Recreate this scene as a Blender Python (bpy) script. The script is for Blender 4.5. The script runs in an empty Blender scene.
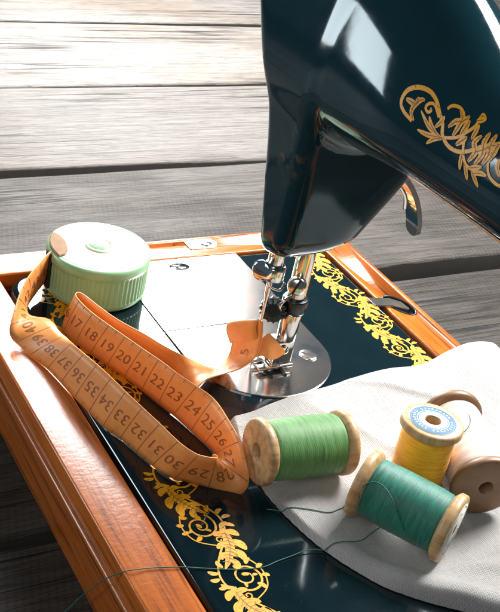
import bpy, bmesh, math, random
import numpy as np
from mathutils import Vector, Matrix
from mathutils.bvhtree import BVHTree
random.seed(7); rng = np.random.default_rng(7)
S = 0.01                                   # everything below is written in centimetres
scene = bpy.context.scene
COL = scene.collection
PI = math.pi

# ------------------------------------------------------------------ camera
CAM = Vector((43.619, -16.455, 27.472))
CR = Vector((0.460598, 0.869632, 0.177736)); CU = Vector((-0.525177, 0.105576, 0.844418)); CF = Vector((-0.715568, 0.48228, -0.505339))
cam = bpy.data.cameras.new('camera'); camo = bpy.data.objects.new('camera', cam); COL.objects.link(camo)
camo.matrix_world = Matrix(((CR.x, CU.x, -CF.x, CAM.x*S), (CR.y, CU.y, -CF.y, CAM.y*S), (CR.z, CU.z, -CF.z, CAM.z*S), (0, 0, 0, 1)))
cam.sensor_fit = 'HORIZONTAL'; cam.sensor_width = 36; cam.lens = 36*1142.0/500; cam.shift_x = 0.0432
cam.clip_start = 0.01; cam.clip_end = 50
cam.dof.use_dof = True; cam.dof.focus_distance = 0.44; cam.dof.aperture_fstop = 180
scene.camera = camo
# ------------------------------------------------------------------ light: tabletop lit by large soft boxes, an added front fill and a dim room
w = bpy.data.worlds.new('World'); scene.world = w; w.use_nodes = True
bg = w.node_tree.nodes['Background']; bg.inputs[0].default_value = (0.55, 0.80, 0.95, 1); bg.inputs[1].default_value = 0.10
def area(name, az, el, dist, sx, sy, power, color, target=(9, 9, 0), spread=180):
    l = bpy.data.lights.new(name, 'AREA'); l.shape = 'RECTANGLE'; l.size = sx*S; l.size_y = sy*S; l.energy = power; l.color = color
    l.spread = math.radians(spread)
    o = bpy.data.objects.new(name, l); COL.objects.link(o)
    a, e = math.radians(az), math.radians(el)
    d = Vector((math.cos(e)*math.cos(a), math.cos(e)*math.sin(a), math.sin(e)))
    o.location = (Vector(target) + d*dist)*S
    o.rotation_euler = d.to_track_quat('Z', 'Y').to_euler()
    return o
area('key_softbox', 163.5, 26, 76, 33, 36, 14.5, (1.0, 0.985, 0.975))
area('top_softbox', 106, 47, 95, 32, 32, 26, (1.0, 0.98, 0.96), target=(14, 8, 0))
area('side_softbox', 229, 9.5, 110, 25, 36, 4.6, (0.92, 0.97, 1.0), target=(14, 7, 8))
area('added_fill_light', -48, 38, 125, 60, 60, 4.2, (1.0, 0.97, 0.93), target=(14, 8, 6))  # unseen front lamp, added to brighten the surfaces facing the camera
scene.view_settings.view_transform = 'Standard'; scene.view_settings.look = 'None'
scene.view_settings.exposure = 0.0; scene.view_settings.gamma = 1.0

# ------------------------------------------------------------------ node helpers
class N:
    def __init__(s, name):
        s.m = bpy.data.materials.new(name); s.m.use_nodes = True; s.t = s.m.node_tree; s.b = s.t.nodes['Principled BSDF']
        s.co = s.t.nodes.new('ShaderNodeTexCoord')
    def n(s, typ, **kw):
        x = s.t.nodes.new('ShaderNode'+typ)
        for k, v in kw.items():
            if k in x.inputs.keys():
                s.put(x.inputs[k], v)
            else: setattr(x, k, v)
        return x
    def put(s, inp, v):
        if hasattr(v, 'links') or isinstance(v, bpy.types.NodeSocket): s.t.links.new(v, inp)
        else: inp.default_value = v
    def obj(s, scale=(1, 1, 1), rot=(0, 0, 0), loc=(0, 0, 0), src='Object'):
        mp = s.t.nodes.new('ShaderNodeMapping'); s.t.links.new(s.co.outputs[src], mp.inputs[0])
        mp.inputs['Scale'].default_value = scale; mp.inputs['Rotation'].default_value = rot; mp.inputs['Location'].default_value = loc
        return mp.outputs[0]
    def noise(s, vec, scale, detail=4, rough=.6, dist=0):
        x = s.t.nodes.new('ShaderNodeTexNoise'); s.t.links.new(vec, x.inputs['Vector'])
        x.inputs['Scale'].default_value = scale; x.inputs['Detail'].default_value = detail; x.inputs['Roughness'].default_value = rough; x.inputs['Distortion'].default_value = dist
        return x.outputs['Fac']
    def wave(s, vec, period_cm, axis='X', dist=0, dscale=1, detail=2):
        x = s.t.nodes.new('ShaderNodeTexWave'); s.t.links.new(vec, x.inputs['Vector']); x.bands_direction = axis
        x.inputs['Scale'].default_value = 2*PI/(20*period_cm*S); x.inputs['Distortion'].default_value = dist; x.inputs['Detail Scale'].default_value = dscale; x.inputs['Detail'].default_value = detail
        return x.outputs['Fac']
    def ramp(s, fac, stops):
        x = s.t.nodes.new('ShaderNodeValToRGB'); s.t.links.new(fac, x.inputs[0]); el = x.color_ramp.elements
        while len(el) < len(stops): el.new(.5)
        for e, (p, c) in zip(el, stops):
            e.position = p; e.color = (c, c, c, 1) if isinstance(c, (int, float)) else (*c, 1)
        return x.outputs[0]
    def mix(s, fac, a, b, mode='MIX'):
        x = s.t.nodes.new('ShaderNodeMix'); x.data_type = 'RGBA'; x.blend_type = mode
        for i, v in ((0, fac), (6, a), (7, b)):
            if isinstance(v, tuple) and len(v) == 3: v = (*v, 1)
            s.put(x.inputs[i], v)
        return x.outputs[2]
    def math(s, op, a, b=0):
        x = s.t.nodes.new('ShaderNodeMath'); x.operation = op; s.put(x.inputs[0], a); s.put(x.inputs[1], b); return x.outputs[0]
    def bump(s, h, strength, dist_cm, base=None):
        x = s.t.nodes.new('ShaderNodeBump'); s.t.links.new(h, x.inputs['Height']); x.inputs['Strength'].default_value = strength; x.inputs['Distance'].default_value = dist_cm*S
        if base is not None: s.t.links.new(base, x.inputs['Normal'])
        return x.outputs[0]
    def set(s, **kw):
        for k, v in kw.items():
            k = k.replace('_', ' ')
            if isinstance(v, tuple) and len(v) == 3: v = (*v, 1)
            s.put(s.b.inputs[k], v)
        return s.m

def m_table(tone=1.0, sawn=.6, line=1.0, tint=(1.04, .99, .93)):
    k = N('weathered_boards')
    rnd = k.t.nodes.new('ShaderNodeObjectInfo').outputs['Random']
    off = k.n('CombineXYZ'); k.put(off.inputs[0], k.math('MULTIPLY', rnd, 7.0)); k.put(off.inputs[1], k.math('MULTIPLY', rnd, 3.0)); k.put(off.inputs[2], rnd)
    add = k.n('VectorMath', operation='ADD'); k.t.links.new(k.co.outputs['Object'], add.inputs[0]); k.t.links.new(off.outputs[0], add.inputs[1])
    def mp(scale, rot=(0, 0, 0)):
        m = k.t.nodes.new('ShaderNodeMapping'); k.t.links.new(add.outputs[0], m.inputs[0]); m.inputs['Scale'].default_value = scale; m.inputs['Rotation'].default_value = rot; return m.outputs[0]
    g1 = k.noise(mp((1, .028, 1)), 620, 8, .78, .05)           # fine grain along Y
    g2 = k.noise(mp((1, .03, 1)), 210, 9, .76, .1)
    bl = k.noise(mp((1, .35, 1)), 14, 5, .65)
    rings = k.wave(mp((1, .03, 1)), .36, 'X', 14, 6, 3)
    saw = k.wave(mp((1, 1, 1), (0, 0, .30)), .31, 'Y', 6.0, 45, 4)
    sawm = k.ramp(k.noise(mp((1, .5, 1)), 13, 4), [(.40, 0.), (.56, 1.)])
    ck = k.noise(mp((1, .022, 1)), 75, 3, .55, .4)
    crack = k.ramp(k.math('ABSOLUTE', k.math('SUBTRACT', ck, .5)), [(.0, 1.), (.010, .9), (.016, 0.)])
    ckm = k.ramp(k.noise(mp((1, .3, 1)), 17, 2), [(.45, 0.), (.58, 1.)])
    crack = k.math('MULTIPLY', crack, ckm)
    vor = k.n('TexVoronoi'); k.t.links.new(mp((1, .45, 1)), vor.inputs['Vector']); vor.inputs['Scale'].default_value = 5.0
    knot = k.ramp(vor.outputs['Distance'], [(.05, 1.), (.11, 0.)])
    c = k.mix(bl, (.165, .156, .150), (.125, .115, .106))
    c = k.mix(k.math('MULTIPLY', k.ramp(k.noise(mp((1, .4, 1)), 9, 3), [(.5, 0.), (.7, 1.)]), .6), c, (.105, .078, .052))
    c = k.mix(k.math('MULTIPLY', k.ramp(g2, [(.42, 1.), (.50, 0.)]), .55*line), c, (.050, .043, .036))
    c = k.mix(k.math('MULTIPLY', k.ramp(g1, [(.41, 1.), (.46, 0.)]), .8*line), c, (.018, .015, .013))
    c = k.mix(k.math('MULTIPLY', k.ramp(rings, [(.0, 1.), (.16, 0.)]), .75), c, (.034, .028, .023))
    c = k.mix(k.math('MULTIPLY', k.math('MULTIPLY', k.ramp(saw, [(.1, 1.), (.36, 0.)]), sawm), sawn), c, (.028, .024, .02))
    c = k.mix(k.math('MULTIPLY', knot, .8), c, (.030, .022, .016))
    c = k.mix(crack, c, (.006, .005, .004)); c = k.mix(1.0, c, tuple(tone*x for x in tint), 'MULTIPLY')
    h = k.math('ADD', k.math('MULTIPLY', g1, .8), k.math('MULTIPLY', rings, .3))
    h = k.math('ADD', h, k.math('MULTIPLY', k.math('MULTIPLY', saw, sawm), .35*sawn))
    h = k.math('SUBTRACT', h, k.math('MULTIPLY', crack, 1.2))
    return k.set(Base_Color=c, Roughness=.58, Specular_IOR_Level=.3 if tone > .7 else .22, Normal=k.bump(h, .9, .1))

def m_base_wood(axis, tone=1.0):
    k = N('varnished_base_wood')
    sc = (.045, 1, 1) if axis == 'X' else (1, .045, 1)
    g1 = k.noise(k.obj(sc), 420, 5, .7, .2); g2 = k.noise(k.obj(sc), 90, 4, .6, .6); b = k.noise(k.obj((.4, .4, 1)), 22, 3)
    c = k.mix(b, (.56*tone, .155*tone, .020*tone), (.42*tone, .092*tone, .009*tone))
    c = k.mix(k.ramp(g2, [(.35, .8), (.6, 0.)]), c, (.24*tone, .055*tone, .008*tone))
    c = k.mix(k.ramp(g1, [(.34, .9), (.5, 0.)]), c, (.10*tone, .022*tone, .004*tone))
    h = k.math('ADD', k.math('MULTIPLY', g1, .6), k.math('MULTIPLY', k.noise(k.obj((1, .6, 1)), 420, 3), .8))
    return k.set(Base_Color=c, Roughness=.24, Specular_IOR_Level=.42, Normal=k.bump(h, .4, .025))

def m_enamel(wear=False):
    k = N('black_enamel')
    n1 = k.noise(k.obj(), 45, 5, .6); n2 = k.noise(k.obj(), 900, 2, .5); n3 = k.noise(k.obj((1, .3, 1)), 160, 5, .75)
    c = k.mix(n1, (.003, .018, .027), (.006, .031, .041)) if wear else k.mix(n1, (.0015, .006, .010), (.004, .013, .016))
    c = k.mix(k.ramp(n2, [(.74, 0.), (.80, .7)]), c, (.05, .07, .07))          # dust specks
    if wear:
        mp = k.obj(); sep = k.n('SeparateXYZ'); k.t.links.new(mp, sep.inputs[0])
        dx = k.math('DIVIDE', k.math('SUBTRACT', sep.outputs[0], (10.7-18)*S), .9*S); dy = k.math('DIVIDE', k.math('SUBTRACT', sep.outputs[1], (7.0-9)*S), 1.0*S); dz = k.math('DIVIDE', k.math('SUBTRACT', sep.outputs[2], (11.0+4.5)*S), 1.5*S)
        r2 = k.math('ADD', k.math('ADD', k.math('MULTIPLY', dx, dx), k.math('MULTIPLY', dy, dy)), k.math('MULTIPLY', dz, dz))
        msk = k.math('MULTIPLY', k.ramp(r2, [(.2, 1.), (1., 0.)]), k.ramp(n3, [(.5, 0.), (.64, .45)]))
        c = k.mix(msk, c, (.20, .12, .06))
    r = k.math('ADD', k.math('MULTIPLY', n3, .10), .03)
    return k.set(Base_Color=c, Roughness=r, Specular_IOR_Level=.45 if wear else .5, Coat_Weight=0.0 if wear else .25, Coat_Roughness=.05, Specular_Tint=(.80, .95, 1.0) if wear else (.85, .97, 1.0), Normal=k.bump(k.noise(k.obj(), 60, 3), .06, .05))

def m_metal(name, col, rough, aged=0.0):
    k = N(name)
    n1 = k.noise(k.obj(), 55, 5, .65); n2 = k.noise(k.obj((1, .15, 1)), 500, 3, .6)
    c = k.mix(k.math('MULTIPLY', k.ramp(n1, [(.42, 0.), (.66, 1.)]), aged), col, (.36, .24, .15))
    r = k.math('ADD', k.math('MULTIPLY', n1, rough), rough*.5)
    return k.set(Base_Color=c, Metallic=1.0, Roughness=r, Normal=k.bump(n2, .08, .01))

def m_plain(name, col, rough=.5, var=.25, scale=120, metal=0., bump=.0, **kw):
    k = N(name); n1 = k.noise(k.obj(), scale, 4, .6)
    c = k.mix(n1, tuple(x*(1-var) for x in col), tuple(min(1, x*(1+var)) for x in col))
    if bump: kw['Normal'] = k.bump(k.noise(k.obj(), scale*6, 3), bump, .02)
    return k.set(Base_Color=c, Roughness=rough, Metallic=metal, **kw)

def m_spool_wood():
    k = N('pale_spool_wood')
    g = k.noise(k.obj((1, 1, .12)), 330, 4, .65); b = k.noise(k.obj(), 55, 4, .6)
    c = k.mix(b, (.60, .40, .20), (.43, .255, .11)); c = k.mix(k.ramp(g, [(.36, .7), (.55, 0.)]), c, (.27, .145, .055))
    return k.set(Base_Color=c, Roughness=.45, Normal=k.bump(g, .3, .02))

def m_thread(name, col, dark):
    k = N(name)
    wv = k.wave(k.obj(), .036, 'Z', .6, 40, 2); n1 = k.noise(k.obj((.10, .10, 1)), 1500, 3, .6); n2 = k.noise(k.obj((.3, .3, 1)), 120, 3, .5)
    c = k.mix(k.math('MULTIPLY', k.ramp(wv, [(.0, 1.), (.5, 0.)]), .55), col, dark)
    c = k.mix(k.ramp(n1, [(.38, .75), (.47, 0.)]), c, dark); c = k.mix(k.ramp(n1, [(.56, 0.), (.64, .45)]), c, tuple(min(1, x*1.5+.02) for x in col))
    c = k.mix(k.math('MULTIPLY', n2, .35), c, tuple(min(1, x*1.35) for x in col))
    h = k.math('ADD', wv, k.math('MULTIPLY', n1, .8))
    return k.set(Base_Color=c, Roughness=.5, Sheen_Weight=.1, Normal=k.bump(h, .45, .010))

def m_cloth():
    k = N('white_linen')
    wx = k.wave(k.obj(), .075, 'X', 2.0, 50, 3); wy = k.wave(k.obj(), .080, 'Y', 2.0, 50, 3)
    sl = k.noise(k.obj((.04, 1, 1)), 900, 3); sl2 = k.noise(k.obj((1, .04, 1)), 900, 3); n = k.noise(k.obj(), 1500, 3, .6); b = k.noise(k.obj(), 30, 3)
    h = k.math('ADD', k.math('ADD', wx, wy), k.math('ADD', k.math('ADD', sl, sl2), k.math('MULTIPLY', n, .8)))
    gap = k.ramp(k.math('MULTIPLY', wx, wy), [(.0, 1.), (.12, 0.)])
    c = k.mix(b, (.89, .87, .85), (.82, .795, .775)); c = k.mix(k.math('MULTIPLY', gap, .5), c, (.5, .47, .44))
    c = k.mix(k.ramp(k.math('ADD', sl, k.math('MULTIPLY', sl2, 1.0)), [(.72, .35), (.95, 0.)]), c, (.5, .47, .44))
    return k.set(Base_Color=c, Roughness=.9, Sheen_Weight=.15, Normal=k.bump(h, 1.0, .045))

def m_tape():
    k = N('orange_tape_cloth')
    n = k.noise(k.obj(), 260, 4, .65); b = k.noise(k.obj(), 40, 3); f = k.noise(k.obj(), 1600, 2)
    c = k.mix(b, (.78, .305, .085), (.69, .25, .062)); c = k.mix(k.ramp(n, [(.34, .3), (.5, 0.)]), c, (.50, .17, .035))
    bf = k.n('NewGeometry').outputs['Backfacing']
    return k.set(Base_Color=c, Roughness=.42, Specular_IOR_Level=.4, Normal=k.bump(k.math('ADD', n, f), .25, .02))

M_BOARDS = [m_table(1.25, 0.0, .5, (1.0, .995, .99)), m_table(.92, .05, .6, (1.01, .995, .975)), m_table(.52, .5), m_table(.37, .5, 1.0, (1.06, .99, .9))]; GAP_SHADE = m_plain('shaded_board_side', (.022, .019, .016), .9); WX = m_base_wood('X'); WY = m_base_wood('Y', 1.1); WXD = m_base_wood('X', .72)
ENAMEL = m_enamel(); ENAMEL_W = m_enamel(True)
CHROME = m_metal('polished_nickel', (.82, .82, .84), .07, .35); PLATE = m_metal('worn_plate_nickel', (.74, .72, .71), .16, .6); STEEL = m_metal('bright_steel', (.62, .60, .57), .16, .3); BSTEEL = m_metal('blued_steel', (.05, .055, .06), .3)
SCREW = m_metal('screw_steel', (.75, .72, .66), .2, .5)
GOLD = m_plain('gold_transfer', (.68, .37, .025), .38, .35, 260, metal=.25)
def m_gold():
    k = N('gold_transfer'); n1 = k.noise(k.obj(), 160, 5, .7); n2 = k.noise(k.obj(), 900, 3, .6); n3 = k.noise(k.obj(), 1300, 2, .5)
    c = k.mix(n2, (.84, .40, .008), (.60, .24, .005)); c = k.mix(k.ramp(n1, [(.60, 0.), (.74, .6)]), c, (.20, .085, .012))
    c = k.mix(k.ramp(n3, [(.64, 0.), (.68, .9)]), c, (.02, .022, .02))      # pin holes rubbed through to the enamel
    return k.set(Base_Color=c, Roughness=k.math('ADD', k.math('MULTIPLY', n2, .3), .25), Metallic=0.0)
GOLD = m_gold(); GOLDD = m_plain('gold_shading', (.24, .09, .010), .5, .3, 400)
DARK = m_plain('dark_recess', (.012, .011, .010), .8)
GREEN_P = m_plain('green_plastic', (.25, .47, .26), .32, .12, 80, bump=.05)
LID_P = m_plain('pale_green_plastic', (.45, .56, .41), .45, .06, 60)
CREAM_P = m_plain('cream_plastic', (.66, .62, .45), .35, .1)
SPOOLW = m_spool_wood(); CLOTH = m_cloth(); TAPE = m_tape(); INK = m_plain('black_print', (.25, .085, .03), .5, .3, 500)
PAPER = m_plain('label_paper', (.66, .64, .56), .7, .12, 200); BLUE = m_plain('blue_print', (.03, .13, .25), .6, .2, 300); TEALP = m_plain('teal_print', (.03, .25, .27), .6, .2, 300)
TH_GREEN = m_thread('grass_green_thread', (.095, .255, .070), (.04, .125, .033)); TH_TEAL = m_thread('teal_green_thread', (.012, .165, .115), (.004, .07, .05))
TH_YEL = m_thread('yellow_thread', (.98, .41, .001), (.66, .21, .001)); TH_WHITE = m_thread('undyed_thread', (.56, .45, .39), (.38, .28, .22)); SPOOLD = m_plain('brown_spool_wood', (.20, .105, .05), .45, .35, 160, bump=.2)
STRAND = m_plain('loose_thread', (.018, .12, .085), .6, .3, 900)
BROWNMETAL = m_plain('brown_outlet', (.22, .13, .075), .75, .5, 150, Specular_IOR_Level=.15)

# ------------------------------------------------------------------ object helpers
def base_loc(o):
    v = Vector((0, 0, 0))
    while o is not None:
        v += o.location; o = o.parent
    return v
def mesh(name, V, F, mat, parent=None, origin=None, smooth=True, rot=None):
    """V in world centimetres; origin (cm) is where the object's own origin sits (a thing's base)."""
    me = bpy.data.meshes.new(name)
    pl = base_loc(parent) if parent else Vector((0, 0, 0))
    og = Vector(origin)*S if origin is not None else pl
    V = np.asarray(V, float)*S - np.array(og)
    me.from_pydata(V.tolist(), [], [tuple(int(i) for i in f) for f in F]); me.update()
    if smooth: me.polygons.foreach_set('use_smooth', [True]*len(me.polygons))
    me.materials.append(mat)
    o = bpy.data.objects.new(name, me); COL.objects.link(o)
    if parent: o.parent = parent
    o.location = og - pl
    return o
def empty(name, loc):
    o = bpy.data.objects.new(name, None); COL.objects.link(o); o.location = Vector(loc)*S; o.empty_display_size = .01; return o
def tag(o, label=None, cat=None, group=None, kind=None):
    if label: o['label'] = label
    if cat: o['category'] = cat
    if group: o['group'] = group
    if kind: o['kind'] = kind
    return o
def merge(*parts):
    V, F, n = [], [], 0
    for v, f in parts:
        V += [tuple(x) for x in v]; F += [tuple(i+n for i in q) for q in f]; n += len(v)
    return V, F
def frame(axis):
    z = Vector(axis).normalized(); x = z.orthogonal().normalized(); return x, z.cross(x), z
def lathe(prof, origin, axis=(0, 0, 1), n=48, closed=False, wob=None):
    x, y, z = frame(axis); o = Vector(origin); V = []; F = []
    for (r, h) in prof:
        for i in range(n):
            a = 2*PI*i/n; rr = r*(wob(a, h) if wob else 1)
            V.append(o + x*(rr*math.cos(a)) + y*(rr*math.sin(a)) + z*h)
    m = len(prof)
    for j in range(m if closed else m-1):
        for i in range(n):
            a, b = j*n+i, j*n+(i+1) % n; c, d = ((j+1) % m)*n+(i+1) % n, ((j+1) % m)*n+i
            F.append((a, b, c, d))
    return V, F
def cyl(r, h0, h1, origin, axis=(0, 0, 1), bev=.05, n=40):
    b = min(bev, r*.45)
    return lathe([(0.0005, h0), (r-b, h0), (r-b*.3, h0+b*.3), (r, h0+b), (r, h1-b), (r-b*.3, h1-b*.3), (r-b, h1), (0.0005, h1)], origin, axis, n)
def box(x0, x1, y0, y1, z0, z1, bev=.08, seg=3, cuts=0):
    bm = bmesh.new(); bmesh.ops.create_cube(bm, size=1)
    for v in bm.verts:
        v.co = Vector(((x0+x1)/2+v.co.x*(x1-x0), (y0+y1)/2+v.co.y*(y1-y0), (z0+z1)/2+v.co.z*(z1-z0)))
    if bev: bmesh.ops.bevel(bm, geom=bm.edges[:], offset=bev, segments=seg, profile=.5, affect='EDGES')
    bm.verts.ensure_lookup_table(); V = [v.co.copy() for v in bm.verts]; F = [[v.index for v in f.verts] for f in bm.faces]; bm.free(); return V, F
def xform(vf, mat): return [mat @ Vector(v) for v in vf[0]], vf[1]
def catmull(P, per=8):
    P = [np.array(q, float) for q in P]; out = []
    for i in range(len(P)-1):
        p0, p1, p2, p3 = P[max(i-1, 0)], P[i], P[i+1], P[min(i+2, len(P)-1)]
        for t in np.linspace(0, 1, per, endpoint=False):
            out.append(.5*((2*p1)+(-p0+p2)*t+(2*p0-5*p1+4*p2-p3)*t*t+(-p0+3*p1-3*p2+p3)*t**3))
    out.append(P[-1]); return out
def tube(P, r, n=8, per=8):
    Q = [Vector(q) for q in catmull(P, per)]; V = []; F = []
    up = Vector((.12, .3, .95))
    for i, q in enumerate(Q):
        t = (Q[min(i+1, len(Q)-1)]-Q[max(i-1, 0)]).normalized(); a = t.cross(up).normalized(); b = a.cross(t)
        rr = r(i/(len(Q)-1)) if callable(r) else r
        for k in range(n): V.append(q + a*(rr*math.cos(2*PI*k/n)) + b*(rr*math.sin(2*PI*k/n)))
    for i in range(len(Q)-1):
        for k in range(n): F.append((i*n+k, i*n+(k+1) % n, (i+1)*n+(k+1) % n, (i+1)*n+k))
    F.append(tuple(range(n))[::-1]); F.append(tuple((len(Q)-1)*n+k for k in range(n)))
    return V, F
def slab(outline, prof):
    """outline: list of (x,y) ccw; prof: list of (inset, z) going from the bottom up; top closed."""
    P = np.array(outline, float); n = len(P)
    t = np.roll(P, -1, 0)-np.roll(P, 1, 0); t /= np.linalg.norm(t, axis=1)[:, None]; nrm = np.c_[-t[:, 1], t[:, 0]]
    V = []; F = []
    for ins, z in prof: V += [(*(P[i]+nrm[i]*ins), z) for i in range(n)]
    for j in range(len(prof)-1):
        for i in range(n): F.append((j*n+i, j*n+(i+1) % n, (j+1)*n+(i+1) % n, (j+1)*n+i))
    F.append(tuple((len(prof)-1)*n+i for i in range(n)))
    return V, F
def rrect(x0, x1, y0, y1, rs, n=8):
    """rs: radii at (x0,y0),(x1,y0),(x1,y1),(x0,y1)"""
    out = []
    for (cx, cy, r, a0) in ((x0+rs[0], y0+rs[0], rs[0], PI), (x1-rs[1], y0+rs[1], rs[1], 1.5*PI), (x1-rs[2], y1-rs[2], rs[2], 0), (x0+rs[3], y1-rs[3], rs[3], .5*PI)):
        for i in range(n+1): a = a0+.5*PI*i/n; out.append((cx+r*math.cos(a), cy+r*math.sin(a)))
    return out
def boolean_cut(o, cutter_vf):
    c = mesh('cutter', *cutter_vf, DARK); m = o.modifiers.new('b', 'BOOLEAN'); m.operation = 'DIFFERENCE'; m.object = c; m.solver = 'EXACT'
    bpy.context.view_layer.update()
    dg = bpy.context.evaluated_depsgraph_get(); me = bpy.data.meshes.new_from_object(o.evaluated_get(dg), depsgraph=dg)
    o.modifiers.clear(); old = o.data; o.data = me; bpy.data.meshes.remove(old)
    cm = c.data; bpy.data.objects.remove(c); bpy.data.meshes.remove(cm)
def slot_screw(name, r, h, origin, axis, mat, parent, ang=0.0, slot_w=.12):
    x, y, z = frame(axis); o = Vector(origin)
    V, F = lathe([(r*1.0, -h), (r, h*.45), (r*.9, h*.8), (r*.72, h), (.0005, h*1.05)], origin, axis, 36)
    s = mesh(name, V, F, mat, parent)
    ca, sa = math.cos(ang), math.sin(ang); u = x*ca+y*sa; v = -x*sa+y*ca
    P = []
    for zz in (h*.3, h*1.14):
        for (a, b) in ((-r*.9, -slot_w/2), (r*.9, -slot_w/2), (r*.9, slot_w/2), (-r*.9, slot_w/2)): P.append(o+u*a+v*b+z*zz)
    mesh('screw_slot', P, [(3, 2, 1, 0), (4, 5, 6, 7), (0, 1, 5, 4), (1, 2, 6, 5), (2, 3, 7, 6), (3, 0, 4, 7)], DARK, s, smooth=False)
    return s

# ------------------------------------------------------------------ table of weathered boards, floor below
ZT = -4.5
fl = mesh('floor', [(-400, -400, -75), (400, -400, -75), (400, 400, -75), (-400, 400, -75)], [(0, 1, 2, 3)], m_plain('floor_dark', (.05, .045, .04), .8)); tag(fl, kind='structure')
table = empty('wooden_table', (0, 0, ZT)); tag(table, 'weathered grey plank table top under the sewing machine', 'table', kind='structure')
gaps = [(-150, .4, .4), (-131, .5, .5), (-114, .5, .5), (-97, .5, .5), (-80, .5, .6), (-63.5, .5, .5), (-47.4, .35, .4), (-33.0, .35, .55), (-19.0, 1.3, .35), (-3.0, .5, 1.7), (12.5, .4, .5), (28, .5, .4), (44, .5, .5), (60, .5, .5)]
def plank(x0, x1, y0, y1, seed):
    # gap half widths vary along the board
    r = np.random.default_rng(seed); nx, ny = 22, 150; V = []; F = []
    ph = r.uniform(0, 6, 8)
    def wob(y, k): return .10*math.sin(y*.045+ph[k])+.06*math.sin(y*.17+ph[k+1])+.03*math.sin(y*.6+ph[k+2])
    for j in range(ny+1):
        y = -110+260*j/ny
        a = x0(y)+wob(y, 0); b = x1(y)+wob(y, 3)
        row = []
        for i in range(nx+1):
            t = i/nx; tt = .5-.5*math.cos(PI*t); t = tt; x = a+(b-a)*t; e = min(t, 1-t)*(b-a)
            z = ZT + .06*math.sin(x*.5+ph[6])+.05*math.sin(y*.09+ph[7]) - .16*max(0, 1-e/.18)**2
            row.append((x, y, z))
        V += [(a, y, ZT-3)]+row+[(b, y, ZT-3)]
    m = nx+3
    for j in range(ny):
        for i in range(m-1): F.append((j*m+i, j*m+i+1, (j+1)*m+i+1, (j+1)*m+i))
    return V, F
for i in range(len(gaps)-1):
    (g0, l0, r0), (g1, l1, r1) = gaps[i], gaps[i+1]
    def edge(g, l, rr, sgn):
        return lambda y: g + sgn*.5*(l+(rr-l)*min(1, max(0, (y-5)/25)))
    V, F = plank(edge(g0, l0, r0, 1), edge(g1, l1, r1, -1), -110, 150, 100+i)
    pk = mesh('plank', V, F, M_BOARDS[0 if g0 < -34 else 1 if g0 < -20 else 2 if g0 < -4 else 3], table); pk.data.materials.append(GAP_SHADE)
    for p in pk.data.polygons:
        if abs(p.normal.z) < .5: p.material_index = 1  # board sides coloured dark to paint in the shade of the gaps

# ------------------------------------------------------------------ sewing machine
machine = empty('sewing_machine', (18, 9, ZT))
tag(machine, 'vintage black sewing machine with gold scrolls in a varnished wooden base', 'sewing machine')
base = mesh('wooden_base', *slab(rrect(-1.4, 38.4, -1.5, 19.3, (.4,)*4), [(0, ZT), (0, -2.6), (.4, -2.6)]), WXD, machine, smooth=False)
# lower moulding: rounded board all round
def ring(x0, x1, y0, y1, prof, rs=.5):
    o = rrect(x0, x1, y0, y1, (rs,)*4, 5); P = np.array(o); n = len(P)
    t = np.roll(P, -1, 0)-np.roll(P, 1, 0); t /= np.linalg.norm(t, axis=1)[:, None]; nr = np.c_[-t[:, 1], t[:, 0]]
    V = []; F = []
    for ins, z in prof: V += [(*(P[i]+nr[i]*ins), z) for i in range(n)]
    for j in range(len(prof)-1):
        for i in range(n): F.append((j*n+i, j*n+(i+1) % n, (j+1)*n+(i+1) % n, (j+1)*n+i))
    return V, F
mesh('moulding', *ring(-1.95, 38.96, -2.10, 19.88, [(1.5, -3.3), (.12, -3.3), (.03, -3.25), (0, -3.15), (0, -1.2), (.02, -1.13), (.06, -1.1), (1.6, -1.09)]), WXD, base)
mesh('base_body', *ring(-1.66, 38.66, -1.78, 19.6, [(0, -1.2), (0, -.9), (1.0, -.9)]), DARK, base)
# four rails, top face level with the bed
def rail(x0, x1, y0, y1, mat, name='rail'): return mesh(name, *box(x0, x1, y0, y1, -1.0, 0, .1, 4), mat, base)
rail(-1.86, 38.9, -2.0, -.06, WX)
rr_ = rail(-1.86, 38.9, 17.86, 19.8, WX)
fr = rail(-1.855, 0.02, -.055, 17.855, WY)
rail(37.1, 38.895, -.055, 17.855, WY)
mesh('base_floor', [(-1, -1, -2.4), (38, -1, -2.4), (38, 19, -2.4), (-1, 19, -2.4)], [(0, 1, 2, 3)], DARK, base)
# recess with latch blade in the right rail; hinge slot and screw plate in the far rail
def ell(cx, cy, a, b, z, rot=0, n=40): return [(cx+a*math.cos(t)*math.cos(rot)-b*math.sin(t)*math.sin(rot), cy+a*math.cos(t)*math.sin(rot)+b*math.sin(t)*math.cos(rot), z) for t in np.linspace(0, 2*PI, n, endpoint=False)]
def prism(bot, top):
    n = len(bot); V = bot+top; F = [tuple(range(n))[::-1], tuple(range(n, 2*n))]
    for i in range(n): F.append((i, (i+1) % n, n+(i+1) % n, n+i))
    return V, F
boolean_cut(rr_, prism(ell(6.45, 18.72, 1.02, .56, -.55, .35), ell(6.45, 18.72, 1.02, .56, .6, .35)))
lt = mesh('latch_recess', *lathe([(1.0, .0), (.97, .02), (.94, .0), (.93, -.3), (.0005, -.32)], (0, 0, 0)), BSTEEL, base)
for v in lt.data.vertices:
    x, y, z = v.co/S; a, b = x*1.05+18, y*.0, ;
    lx, ly = x*1.03, y*.56; c, s_ = math.cos(.35), math.sin(.35)
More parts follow.
